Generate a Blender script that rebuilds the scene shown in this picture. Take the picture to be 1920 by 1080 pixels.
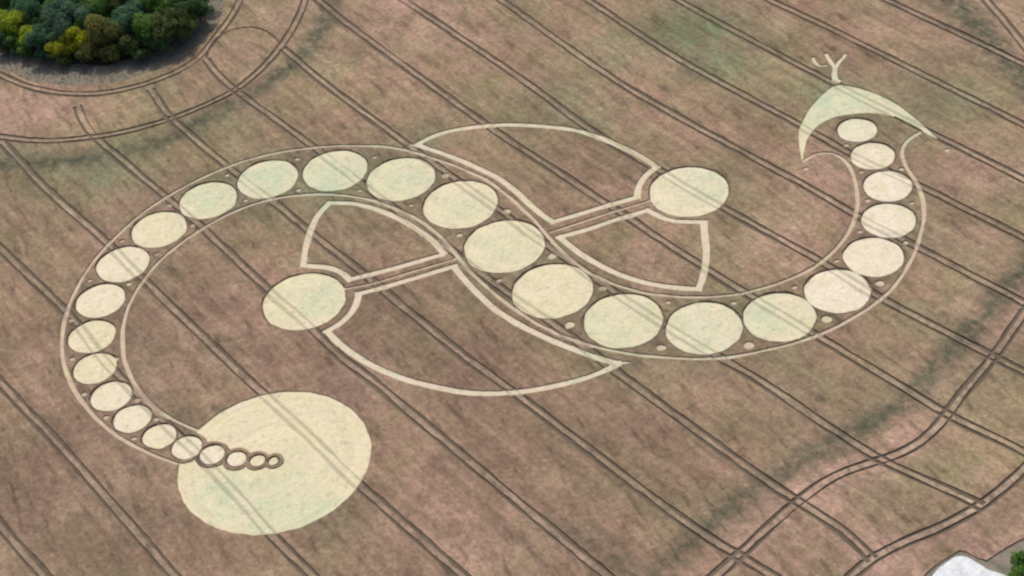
import bpy, bmesh, math, random
import numpy as np
from mathutils import Matrix, Vector, noise
from mathutils.geometry import delaunay_2d_cdt

for _o in list(bpy.data.objects):
    bpy.data.objects.remove(_o, do_unlink=True)
scene = bpy.context.scene
COL = scene.collection
R = math.radians

# ------------------------------------------------------------------ camera
cam_data = bpy.data.cameras.new('camera')
cam_data.sensor_width = 36.0
cam_data.lens = 3465.0 / 1920.0 * 36.0
cam_data.clip_start = 1.0
cam_data.clip_end = 6000.0
cam = bpy.data.objects.new('camera', cam_data)
COL.objects.link(cam)
_p, _r = R(41.14), R(-8.14)
_F = Vector((0, math.cos(_p), -math.sin(_p)))
_U0 = Vector((0, math.sin(_p), math.cos(_p)))
_R0 = Vector((1, 0, 0))
_X = _R0 * math.cos(_r) + _U0 * math.sin(_r)
_Y = -_R0 * math.sin(_r) + _U0 * math.cos(_r)
_m = Matrix((_X, _Y, -_F)).transposed().to_4x4()
_m.translation = (0.563, -422.048, 352.0)
cam.matrix_world = _m
scene.camera = cam

# ------------------------------------------------------------------ sky, sun, exposure
SUN_EL, SUN_AZ = R(53.0), R(-8.0)          # azimuth measured clockwise from +Y (away from the camera)
world = bpy.data.worlds.new('World')
scene.world = world
world.use_nodes = True
_wn = world.node_tree
_wn.nodes.clear()
_sky = _wn.nodes.new('ShaderNodeTexSky')
_sky.sky_type = 'NISHITA'
_sky.sun_disc = False
_sky.sun_elevation = SUN_EL
_sky.sun_rotation = SUN_AZ
_sky.air_density = 1.0
_sky.dust_density = 4.0
_bg = _wn.nodes.new('ShaderNodeBackground')
_bg.inputs['Strength'].default_value = 0.13
_wo = _wn.nodes.new('ShaderNodeOutputWorld')
_wn.links.new(_sky.outputs[0], _bg.inputs[0])
_wn.links.new(_bg.outputs[0], _wo.inputs[0])
sun_data = bpy.data.lights.new('sun', 'SUN')
sun_data.energy = 2.9
sun_data.angle = R(4.0)
sun_data.color = (1.0, 0.95, 0.87)
sun = bpy.data.objects.new('sun', sun_data)
COL.objects.link(sun)
_sd = Vector((math.sin(SUN_AZ) * math.cos(SUN_EL), math.cos(SUN_AZ) * math.cos(SUN_EL), math.sin(SUN_EL)))
sun.rotation_euler = _sd.to_track_quat('Z', 'Y').to_euler()
sun.location = _sd * 300
scene.view_settings.view_transform = 'Standard'
scene.view_settings.look = 'None'
scene.view_settings.exposure = 0.03
scene.view_settings.gamma = 1.0
scene.view_settings.use_curve_mapping = False
scene.render.engine = 'CYCLES'
scene.cycles.filter_width = 2.4
scene.cycles.max_bounces = 5

# ------------------------------------------------------------------ surveyed plan, metres, origin at the centre disc
DISCS = {'t14': [-121.3, 1.53, 7.55],
 't13': [-122.63, -14.07, 7.03],
 't12': [-120.69, -28.05, 6.37],
 't11': [-115.05, -40.65, 5.95],
 't10': [-108.43, -51.05, 5.38],
 't9': [-100.43, -59.47, 4.75],
 't8': [-92.68, -65.15, 4.29],
 't7': [-85.57, -69.28, 3.47],
 't6': [-78.94, -72.15, 2.72],
 't5': [-73.27, -73.9, 2.07],
 't4': [-68.88, -74.9, 1.42],
 'big': [-68.73, -74.69, 26.22],
 'u1': [-115.53, 17.22, 8.2],
 'u2': [-105.21, 31.63, 8.72],
 'u3': [-90.09, 42.89, 9.23],
 'u4': [-71.24, 49.48, 9.79],
 'u5': [-49.78, 48.97, 10.46],
 'u6': [-29.05, 39.7, 10.84],
 'u7': [-11.43, 22.81, 11.6],
 'c0': [0.02, 0.0, 12.12],
 'v1': [12.06, -22.87, 11.77],
 'v2': [30.22, -39.63, 11.24],
 'v3': [51.81, -47.38, 10.64],
 'v4': [72.99, -47.25, 10.1],
 'v5': [90.95, -40.12, 9.24],
 'v6': [104.09, -27.97, 8.54],
 'v7': [112.11, -13.13, 7.85],
 'v8': [115.8, 2.48, 7.32],
 'v9': [114.96, 17.63, 6.68],
 'v10': [113.33, 31.5, 6.11],
 'R': [57.75, 13.21, 12.05],
 'L': [-60.15, -11.89, 12.32]}
BORDERS = [[[-94.67, -71.33], [-100.94, -67.52], [-104.93, -63.93], [-110.06, -59.26], [-113.91, -55.62], [-116.97, -51.49], [-120.97, -46.06], [-124.26, -40.07], [-127.42, -32.46], [-129.45, -26.96], [-130.94, -21.25], [-131.84, -14.43], [-131.91, -5.77], [-130.43, 3.74], [-128.35, 11.49], [-126.11, 18.16], [-123.99, 22.52], [-120.68, 27.98], [-116.19, 34.71], [-111.56, 40.58], [-106.79, 45.07], [-100.59, 49.97], [-93.13, 54.98], [-84.94, 58.95], [-77.3, 61.52], [-70.88, 62.5], [-62.18, 63.04], [-55.05, 62.79], [-43.97, 61.01], [-35.9, 58.8], [-28.1, 55.5], [-21.64, 50.82], [-15.65, 45.45], [-9.08, 40.0], [-4.2, 35.55], [-0.62, 30.34], [3.42, 23.49], [7.33, 16.25], [11.06, 8.15], [13.91, 0.15], [16.75, -7.2], [20.72, -13.7], [25.1, -19.95], [29.47, -24.46], [35.12, -28.26], [40.39, -31.03], [45.73, -33.11], [51.11, -34.74], [59.12, -36.01], [64.3, -35.98], [68.36, -35.47], [76.68, -33.57], [84.35, -30.56], [88.91, -28.02], [92.57, -24.77], [97.08, -19.97], [100.13, -16.24], [102.22, -12.0], [104.03, -8.14], [105.28, -4.37], [106.62, 2.28], [107.47, 8.64], [107.34, 14.0], [106.4, 19.09], [104.08, 22.65], [100.8, 24.25], [97.73, 24.15], [95.07, 21.77], [93.58, 19.13]],
 [[-87.79, -60.62], [-90.49, -59.06], [-93.67, -56.98], [-97.57, -53.5], [-101.33, -49.6], [-104.35, -45.39], [-107.44, -40.04], [-110.39, -33.11], [-112.06, -28.55], [-113.05, -23.85], [-113.77, -17.31], [-113.69, -9.65], [-113.18, -4.07], [-111.43, 1.09], [-109.44, 6.77], [-106.33, 13.55], [-101.5, 19.83], [-97.14, 24.27], [-91.03, 29.69], [-86.18, 32.82], [-80.04, 36.24], [-73.83, 38.32], [-67.59, 39.06], [-61.47, 39.0], [-55.57, 38.19], [-49.28, 36.19], [-43.07, 33.67], [-39.45, 31.76], [-35.39, 28.69], [-32.67, 26.2], [-29.66, 23.39], [-25.4, 19.53], [-21.16, 13.64], [-17.81, 7.51], [-15.16, 1.38], [-13.32, -4.23], [-10.06, -11.29], [-6.24, -18.35], [-2.06, -25.59], [3.34, -32.97], [7.85, -38.45], [12.39, -42.55], [17.07, -46.19], [23.25, -50.55], [30.21, -53.97], [39.07, -57.1], [46.81, -59.36], [53.51, -60.54], [56.88, -60.6], [62.93, -60.45], [68.53, -59.6], [74.09, -59.04], [79.81, -57.79], [85.76, -55.63], [92.12, -52.46], [97.75, -49.23], [102.72, -45.66], [107.14, -41.59], [110.49, -37.23], [113.64, -32.67], [116.88, -27.05], [119.88, -20.93], [121.89, -15.96], [123.34, -10.78], [124.46, -4.42], [124.88, 0.13], [124.23, 4.2], [123.3, 8.12], [122.95, 12.47], [123.34, 17.52], [124.45, 20.93], [126.79, 23.96], [129.57, 25.4], [132.15, 25.76]]]
BOWS = [[[-22.95, 56.28], [-20.6, 58.18], [-15.73, 60.23], [-10.8, 61.21], [-4.37, 61.3], [2.01, 60.84], [8.31, 59.58], [15.36, 57.32], [22.3, 54.56], [28.3, 51.49], [32.64, 47.86], [36.02, 45.04], [39.6, 41.35], [43.63, 36.46], [47.58, 31.36], [49.95, 27.23], [48.25, 25.7], [47.43, 25.03], [46.66, 24.3], [45.93, 23.53], [45.26, 22.71], [44.65, 21.84], [44.09, 20.93], [43.6, 19.99], [43.18, 19.02], [42.82, 18.02], [42.53, 17.0], [42.3, 15.96], [42.15, 14.91], [42.07, 13.85], [38.83, 13.22], [31.05, 11.61], [21.73, 9.33], [15.57, 7.9], [14.52, 8.65], [12.34, 12.5], [9.05, 18.75], [5.18, 26.43], [1.17, 32.92], [-3.06, 37.76], [-8.86, 43.85], [-14.78, 49.37], [-19.94, 53.56]],
 [[16.66, 0.41], [21.42, 1.28], [27.87, 2.81], [34.41, 4.78], [39.25, 5.93], [44.11, 7.07], [46.37, 4.14], [46.96, 3.45], [47.59, 2.79], [48.27, 2.17], [48.98, 1.6], [49.72, 1.08], [50.5, 0.6], [51.3, 0.17], [52.13, -0.21], [52.98, -0.54], [53.85, -0.81], [54.74, -1.02], [55.63, -1.19], [56.54, -1.29], [59.66, -2.1], [58.94, -7.21], [58.19, -14.21], [56.87, -20.95], [54.82, -27.39], [53.05, -31.15], [48.99, -30.06], [42.06, -27.19], [36.53, -23.87], [31.08, -19.49], [25.76, -13.6], [21.83, -8.48], [18.73, -3.43]],
 [[-51.9, 32.66], [-46.04, 31.32], [-39.97, 28.19], [-35.49, 24.59], [-31.11, 20.57], [-26.77, 15.47], [-22.57, 9.85], [-19.9, 5.2], [-18.25, 0.82], [-18.7, 0.05], [-23.2, -0.81], [-32.21, -2.92], [-38.16, -3.91], [-44.08, -4.93], [-46.48, -5.26], [-47.67, -2.98], [-48.2, -2.29], [-48.76, -1.63], [-49.37, -1.0], [-50.0, -0.4], [-50.67, 0.16], [-51.37, 0.68], [-52.1, 1.16], [-52.85, 1.59], [-53.63, 1.98], [-54.43, 2.33], [-55.25, 2.63], [-56.08, 2.89], [-56.93, 3.1], [-60.23, 4.39], [-59.86, 10.07], [-58.87, 16.47], [-56.97, 23.29], [-55.06, 28.21]],
 [[-15.36, -5.99], [-13.79, -10.66], [-9.22, -20.06], [-4.74, -28.02], [1.38, -35.73], [7.47, -41.95], [13.5, -47.2], [18.08, -51.09], [22.58, -54.45], [26.58, -56.65], [22.9, -58.76], [15.36, -60.93], [7.97, -61.94], [0.69, -62.33], [-6.53, -61.8], [-15.04, -59.96], [-23.75, -55.87], [-30.36, -52.28], [-35.69, -48.29], [-40.33, -44.43], [-45.14, -39.35], [-49.25, -33.98], [-52.51, -29.08], [-53.7, -26.55], [-51.85, -25.57], [-50.82, -24.88], [-49.84, -24.12], [-48.92, -23.28], [-48.07, -22.38], [-47.29, -21.41], [-46.59, -20.38], [-45.97, -19.31], [-45.44, -18.18], [-45.0, -17.03], [-44.65, -15.83], [-44.39, -14.62], [-44.22, -13.39], [-44.15, -12.15], [-42.08, -11.76], [-38.44, -11.35], [-32.55, -9.99], [-26.62, -8.63], [-20.68, -7.26]]]
SPURS = [[[-22.54, 56.19], [-26.49, 56.55]],
 [[25.89, -56.3], [29.78, -57.0]]]
ARMS = [[[13.92, 3.17], [21.89, 5.19], [31.71, 7.96], [38.23, 9.58], [45.73, 11.37]],
 [[-48.32, -9.2], [-41.26, -8.82], [-32.4, -6.88], [-23.45, -4.94], [-15.63, -2.98], [-13.83, -2.39]]]
HEAD = [[93.58, 19.13], [94.5, 28.08], [96.13, 35.79], [98.61, 40.7], [101.83, 46.17], [106.29, 51.48], [110.23, 55.11], [111.98, 56.03], [113.88, 56.03], [119.01, 52.93], [124.34, 47.69], [128.8, 40.95], [132.1, 33.24], [134.17, 27.37], [136.18, 21.04], [133.63, 23.87], [131.59, 28.27], [128.68, 32.51], [124.83, 36.44], [118.14, 38.99], [112.13, 39.54], [106.71, 38.73], [101.46, 35.55], [97.36, 29.79], [94.98, 23.33]]
ANTLERS = [[[112.83, 58.22], [113.31, 62.66], [114.22, 65.49], [113.61, 69.36], [113.0, 74.2]],
 [[114.22, 65.49], [116.42, 68.64], [118.06, 70.41], [119.2, 72.3]],
 [[108.64, 73.11], [108.66, 69.99], [109.9, 67.66], [112.13, 67.47]],
 [[111.81, 59.08], [114.46, 57.82]]]
DOTS = [[-125.25, 11.46, 0.92], [-129.46, -5.58, 0.92], [-127.64, -22.84, 0.92], [-114.66, -25.54, 0.92], [-113.1, 7.07, 0.92], [-122.95, -38.39, 0.92], [-107.45, -43.91, 0.92], [-107.43, -58.97, 0.92], [-115.81, -49.0, 0.92], [-101.72, -52.67, 0.92], [-116.46, 28.6, 0.92], [-105.34, 19.67, 0.92], [-102.49, 43.0, 0.92], [-94.75, 31.05, 0.92], [-84.51, 54.6, 0.92], [-61.87, 57.79, 0.92], [-78.18, 39.86, 0.92], [-61.45, 41.46, 0.92], [-36.81, 53.0, 0.92], [-42.13, 36.71, 0.92], [-26.57, 25.6, 0.92], [-14.96, 38.06, 1.2], [-12.92, 7.94, 1.2], [2.24, 16.11, 1.4], [13.61, -7.74, 1.5], [-2.98, -15.14, 0.92], [15.13, -38.42, 1.6], [26.31, -24.94, 1.2], [43.71, -34.89, 0.92], [38.95, -52.75, 1.5], [61.75, -39.09, 0.92], [62.59, -56.84, 1.7], [79.47, -36.27, 0.92], [85.48, -50.93, 1.6], [93.47, -27.6, 0.92], [103.02, -39.54, 1.5], [102.89, -16.49, 0.92], [114.43, -23.97, 0.92], [108.47, -3.05, 0.92], [120.5, -7.09, 0.92], [109.76, 10.76, 0.92], [108.52, 24.73, 0.92], [121.66, 9.3, 0.92]]
EYE = [94.02, 15.79, 0.8]
SPOT = [137.18, 15.05, 0.9]
TRAMS = [[[-163.28, -51.39], [-146.79, -76.44], [-136.0, -92.53], [-128.34, -103.49], [-119.02, -115.97]],
 [[-159.48, -11.86], [-146.21, -31.47], [-124.59, -63.08], [-95.54, -108.13], [-86.52, -121.01]],
 [[-167.69, 51.35], [-155.3, 33.36], [-132.68, 0.12], [-125.45, -11.84], [-117.77, -26.24], [-97.96, -56.74], [-91.88, -65.09], [-84.71, -76.17], [-77.34, -87.65], [-70.92, -98.91], [-65.12, -107.93], [-51.93, -127.29]],
 [[-160.99, 89.84], [-151.15, 73.36], [-142.75, 59.44], [-122.03, 29.58], [-108.08, 6.97], [-78.64, -38.78], [-68.87, -53.22], [-60.66, -65.42], [-54.7, -74.83], [-46.35, -88.12], [-22.86, -122.07], [-15.4, -133.08]],
 [[-136.95, 105.54], [-135.06, 98.22], [-132.08, 90.45], [-128.13, 83.48], [-105.92, 50.37], [-90.97, 27.83], [-71.29, -4.22], [-59.82, -21.58], [-50.11, -38.31], [-40.72, -50.9], [11.85, -127.97], [20.27, -139.89]],
 [[-112.24, 109.59], [-108.44, 100.11], [-104.34, 90.14], [-82.04, 55.15], [-69.39, 36.76], [-57.33, 18.18], [-49.7, 6.93], [-43.36, -2.28], [-34.85, -15.7], [-14.75, -46.33], [-6.05, -58.01], [34.53, -116.16], [45.58, -129.09], [58.23, -144.01]],
 [[-93.51, 123.13], [-89.69, 113.63], [-82.97, 101.69], [-56.96, 63.53], [-39.6, 36.94], [-22.61, 11.14], [-11.66, -5.34], [-0.79, -21.89], [11.21, -38.27], [25.38, -60.03], [39.59, -81.05], [56.69, -106.2], [63.9, -115.47], [72.58, -126.36], [75.89, -133.03], [77.4, -137.05]],
 [[-66.55, 122.93], [-61.0, 112.92], [-46.77, 88.97], [-27.26, 58.47], [-14.86, 39.42], [-3.1, 21.54], [9.87, 1.31], [26.49, -23.57], [38.76, -40.75], [50.22, -55.77], [63.43, -72.06], [78.91, -94.63], [87.78, -106.11], [97.57, -115.6], [103.3, -120.69], [107.55, -125.43]],
 [[-60.68, 164.22], [-53.99, 151.53], [-45.65, 135.93], [-1.6, 63.39], [25.92, 22.3], [57.72, -24.95], [70.64, -42.37], [81.72, -57.83], [97.16, -78.57], [107.27, -92.88], [117.19, -103.39], [125.22, -112.52]],
 [[-35.21, 162.9], [-23.43, 143.43], [12.69, 85.1], [32.29, 50.53], [49.63, 26.21], [62.39, 8.06], [89.2, -27.37], [101.3, -45.35], [125.56, -75.32], [141.23, -94.61]],
 [[-2.36, 156.6], [10.65, 134.39], [41.76, 79.07], [60.74, 50.6], [92.48, 7.13], [102.91, -8.39], [114.43, -23.36], [138.29, -55.13], [149.23, -70.14]],
 [[27.89, 148.4], [40.57, 126.45], [65.91, 82.38], [96.47, 38.18], [109.32, 18.94], [124.24, 0.54], [146.34, -28.58], [157.73, -44.13]],
 [[59.07, 137.43], [72.61, 115.55], [92.65, 85.12], [111.06, 58.06], [134.86, 24.13], [154.17, -2.79], [165.63, -19.95]],
 [[87.53, 131.53], [101.26, 110.36], [119.45, 84.98], [139.76, 55.41], [161.96, 22.89], [173.62, 4.51]],
 [[124.95, 121.4], [139.69, 99.49], [161.24, 68.46], [183.59, 34.99]]]
HEADLANDS = [[[-185.64, 104.91], [-162.35, 93.79], [-146.74, 87.64], [-128.65, 85.71], [-115.83, 86.84], [-104.32, 89.83], [-92.8, 95.02], [-82.42, 101.55], [-73.94, 111.62], [-67.12, 123.75], [-62.76, 134.51], [-59.65, 145.2], [-56.77, 163.17], [-55.32, 185.41]],
 [[-80.1, 176.91], [-81.78, 158.9], [-86.15, 145.1], [-91.2, 133.98], [-95.45, 124.96], [-102.83, 117.91], [-114.63, 112.75], [-129.29, 110.94], [-144.43, 115.01], [-158.34, 123.63], [-166.81, 132.0], [-183.92, 146.75]],
 [[33.1, -140.58], [40.72, -134.15], [48.45, -127.91], [55.95, -121.46], [64.47, -114.67], [71.58, -110.02], [78.39, -107.08], [85.52, -105.85], [92.72, -104.44], [99.04, -101.32], [105.85, -95.53], [112.57, -87.39], [120.38, -79.85], [127.69, -71.99], [137.93, -59.71], [153.51, -43.2]],
 [[65.46, -146.15], [71.93, -140.41], [76.98, -136.64], [81.9, -134.16], [87.6, -132.31], [93.88, -130.9], [101.28, -127.94], [108.99, -124.11], [115.69, -119.47], [120.96, -115.38], [133.9, -104.43]],
 [[170.08, 109.18], [171.03, 90.19], [173.15, 79.11], [175.15, 62.39], [178.23, 34.0]],
 [[-93.13, 123.04], [-92.12, 132.85], [-87.54, 139.21], [-79.93, 140.7], [-72.26, 135.94], [-67.68, 127.26]]]
BANDS = [[[[-175.06, 80.72], [-160.57, 78.48], [-149.75, 76.81], [-133.57, 73.86], [-121.26, 74.45], [-107.27, 77.01], [-96.89, 83.47], [-86.38, 91.59], [-77.44, 97.8], [-68.38, 104.42], [-61.0, 112.92], [-55.31, 124.08], [-50.93, 138.35], [-47.02, 160.55]], 2.2], [[[18.25, -135.89], [29.82, -128.73], [37.79, -120.68], [43.89, -116.5], [54.85, -108.62], [64.02, -103.9], [73.2, -99.65], [81.35, -94.33], [90.56, -90.9], [98.58, -86.96], [105.04, -81.2], [110.2, -75.26], [118.3, -66.82], [126.13, -59.82], [135.58, -50.28], [144.67, -40.09], [159.21, -25.4]], 2.0], [[[158.07, 115.94], [160.56, 94.63], [163.23, 81.7], [165.7, 65.75], [168.1, 52.21], [170.5, 38.82], [174.71, 17.86]], 3.0], [[[9.71, -115.38], [12.44, -120.3], [16.96, -126.35]], 2.6], [[[27.13, -129.09], [30.48, -126.28]], 2.2]]
GREEN = [[75.03, 97.12, 20, 1], [78.35, 80.17, 16, 0.8], [26.33, 68.5, 18, 0.55], [33.54, 56.33, 10, 0.6], [46.58, 88.24, 18, 0.4], [-125.99, 66.88, 18, 0.75], [-113.4, 61.07, 14, 0.5], [-138.23, 66.88, 16, 0.5], [-157.53, 83.06, 10, 0.8], [-84.53, 89.6, 14, 0.4], [-51.3, 41.03, 20, 0.6], [-71.66, 49.92, 18, 0.55], [-90.32, 44.57, 12, 0.5], [-19.82, 58.43, 10, 0.5], [-37.37, 51.71, 16, 0.4], [-26.02, 39.26, 12, 0.5], [133.23, 48.07, 16, 0.5], [147.67, 38.63, 14, 0.5], [109.33, 48.07, 18, 0.6], [131.48, 28.3, 10, 0.6], [-67.89, -91.53, 12, 0.5], [-80.63, -85.31, 10, 0.5], [-56.77, -97.37, 10, 0.4], [-12.12, 21.23, 10, 0.3], [-1.0, -1.77, 14, 0.25], [29.86, -43.79, 16, 0.3], [51.65, -48.4, 16, 0.3], [67.26, -45.03, 12, 0.45], [64.35, 15.51, 12, 0.4], [-55.48, -11.72, 10, 0.4], [-101.03, 142.7, 20, 0.3], [-109.18, 114.62, 16, 0.3], [73.07, -74.24, 16, 0.3], [28.92, -60.97, 16, 0.35], [-31.45, -35.32, 14, 0.3], [-133.43, -80.9, 14, 0.25]]
PINK = [[-154.85, 108.35, 18, 1], [-159.81, 103.31, 16, 0.8], [-24.88, 133.27, 28, 0.6], [-5.15, 117.88, 18, 0.5], [-34.89, 118.83, 24, 0.3], [-45.51, 142.18, 20, 0.3], [157.17, 85.58, 28, 0.4], [166.98, 70.14, 20, 0.5], [142.1, 1.34, 22, 0.5], [131.66, -61.0, 18, 0.6], [129.02, -28.32, 20, 0.4], [97.29, 9.16, 16, 0.6], [98.98, 16.78, 10, 0.5], [76.9, -11.75, 18, 0.4], [45.74, -19.45, 16, 0.4], [-104.44, 21.26, 18, 0.5], [-97.81, -16.75, 28, 0.5], [-107.26, -66.48, 24, 0.4], [-81.98, -24.69, 24, 0.45], [-129.64, -28.25, 16, 0.4], [-47.15, -51.72, 16, 0.6], [-16.48, -114.01, 20, 0.5], [-29.1, -98.95, 20, 0.4], [82.9, -105.34, 10, 0.9], [73.54, -110.4, 12, 1], [64.95, -112.4, 10, 1], [58.02, -116.51, 12, 1], [50.21, -122.14, 12, 1], [95.33, -99.63, 10, 0.8], [55.22, -120.44, 18, 0.7], [80.07, -138.9, 20, 0.9], [105.78, -135.21, 18, 0.8], [60.8, -131.93, 18, 0.5], [49.94, 17.52, 12, 0.4], [-126.37, -95.24, 18, 0.25], [-60.81, 142.69, 24, 0.5], [-75.95, 126.01, 16, 0.3], [114.98, -78.74, 16, 0.4], [79.88, -117.99, 16, 0.3]]
UMBER = [[-102.8, -11.03, 44, 0.7], [-128.74, -70.21, 48, 0.9], [-98.72, -91.25, 32, 0.8], [-40.36, -28.92, 44, 0.8], [-11.51, -52.63, 36, 0.7], [6.88, -86.96, 40, 0.8], [-43.19, -105.41, 28, 0.5], [-38.85, 11.72, 28, 0.7], [38.88, -13.1, 18, 0.4], [41.01, -93.69, 32, 0.5], [-143.49, -14.06, 24, 0.6], [-146.33, 43.8, 20, 0.5], [21.8, 29.47, 18, 0.5], [41.53, 27.57, 14, 0.4], [66.97, -68.83, 24, 0.4], [16.01, -123.58, 24, 0.7], [-79.57, 13.18, 18, 0.5], [-2.63, -36.91, 20, 0.7], [74.35, 25.31, 20, 0.3]]  # darker, denser brown crop, with part of the view's vignetting painted into the colour
COPSE_EDGE = [[-207.08, 184.69], [-188.38, 165.31], [-177.68, 158.31], [-169.55, 155.52], [-159.58, 143.97], [-146.27, 134.83], [-134.51, 130.19], [-122.21, 129.74], [-110.15, 133.74], [-102.0, 142.95], [-96.56, 152.05], [-93.58, 162.03], [-92.03, 176.37], [-95.04, 196.34], [-108.28, 220.05], [-132.54, 239.42], [-161.2, 249.72], [-188.79, 246.91], [-207.33, 227.25], [-214.39, 205.49]]
MARGIN = [[-224.67, 181.95], [-199.27, 159.3], [-179.85, 145.03], [-167.25, 135.77], [-156.84, 127.19], [-143.01, 119.82], [-129.73, 116.83], [-115.33, 118.43], [-102.6, 125.44], [-93.2, 137.23], [-88.98, 150.78], [-86.66, 167.5], [-83.58, 181.63], [-87.12, 206.02], [-104.74, 235.72], [-131.68, 258.62], [-165.42, 270.66], [-195.87, 268.37], [-220.36, 243.17], [-231.63, 210.12]]
FIELD_EDGE = [[78.23, -156.48], [85.92, -146.28], [89.41, -142.8], [92.84, -140.59], [96.16, -138.85], [98.41, -137.75], [100.01, -138.56], [101.84, -140.75], [103.82, -141.96], [106.58, -140.46], [109.95, -138.72], [114.42, -136.83], [124.83, -132.76], [139.0, -125.78], [184.89, -148.4], [138.98, -200.92], [75.77, -175.89]]
CHALK = [[82.86, -154.14], [89.56, -144.65], [91.83, -142.41], [94.94, -140.48], [97.76, -139.15], [99.52, -139.82], [101.04, -141.78], [102.84, -143.12], [102.84, -144.45], [104.08, -145.5], [105.98, -146.02], [106.91, -147.18], [107.57, -149.27], [108.09, -155.51], [102.86, -162.47], [87.22, -162.78]]
TREES = [[-162.63, 151.93, 7.8, 6.34, 'lime'], [-155.78, 145.01, 6.4, 4.88, 'lime'], [-144.87, 135.53, 5.4, 4.88, 'yellow'], [-138.71, 136.96, 7.0, 5.61, 'yellow'], [-129.1, 135.68, 8.0, 8.78, 'olive'], [-141.56, 146.16, 10.0, 8.3, 'blue'], [-150.63, 139.87, 8.0, 5.61, 'teal'], [-158.35, 159.03, 10.0, 7.32, 'teal'], [-120.12, 139.8, 9.6, 7.32, 'teal'], [-112.86, 135.03, 8.8, 6.34, 'green'], [-104.89, 135.62, 8.4, 6.59, 'darkolive'], [-100.09, 144.84, 8.8, 6.34, 'dark'], [-111.4, 148.04, 10.0, 6.83, 'green'], [-130.01, 150.92, 10.4, 7.32, 'green'], [-149.57, 163.24, 10.4, 7.08, 'dark'], [-120.1, 131.51, 5.2, 4.88, 'darkolive'], [-109.54, 130.97, 6.0, 4.88, 'dark'], [-95.85, 147.42, 6.0, 4.64, 'dark'], [-165.89, 145.92, 4.8, 4.39, 'dark'], [-157.65, 140.82, 3.6, 3.42, 'green'], [-126.9, 130.35, 4.0, 4.64, 'olive'], [-135.57, 132.18, 3.8, 3.9, 'darkolive'], [-151.19, 137.14, 3.6, 3.42, 'teal'], [-139.5, 155.63, 10.8, 6.34, 'teal'], [-120.46, 154.22, 11.2, 6.83, 'dark'], [-166.31, 167.43, 9.2, 6.34, 'green'], [-104.22, 156.03, 9.6, 6.83, 'darkolive'], [-95.24, 157.05, 6.8, 4.88, 'dark'], [-173.78, 162.75, 8.4, 6.83, 'dark'], [-174.27, 153.18, 6.0, 5.37, 'green'], [-186.6, 170.36, 8.0, 7.32, 'teal'], [-160.99, 176.62, 10.8, 7.81, 'green'], [-145.92, 174.5, 11.2, 7.81, 'teal'], [-130.6, 167.87, 11.6, 8.05, 'blue'], [-115.01, 166.15, 11.2, 7.81, 'green'], [-101.08, 171.21, 9.2, 7.32, 'dark'], [-177.11, 178.64, 10.4, 7.81, 'dark'], [-101.61, 134.75, 4.4, 3.9, 'darkolive'], [-143.41, 131.94, 2.6, 2.93, 'darkolive'], [-116.25, 128.16, 3.2, 3.42, 'dark'], [-135.18, 142.13, 8.4, 5.37, 'green'], [-116.6, 145.76, 9.2, 5.37, 'teal'], [-106.86, 145.15, 8.4, 5.37, 'green'], [-148.44, 154.12, 9.2, 5.37, 'green'], [-100.51, 139.57, 6.0, 4.64, 'green'], [-124.69, 137.13, 7.2, 4.64, 'darkolive'], [-155.23, 151.44, 8.0, 4.64, 'dark'], [-123.88, 149.22, 10.0, 5.37, 'darkolive'], [-162.25, 144.9, 4.4, 3.9, 'green'], [-135.3, 148.71, 10.0, 5.37, 'dark']]
BUSHES = [[111.01, -144.99, 2.0, 2.8], [109.61, -150.01, 2.0, 3.0], [116.42, -144.35, 2.4, 3.2]]
CAM = [0.563, -422.048, 352.0]
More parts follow.
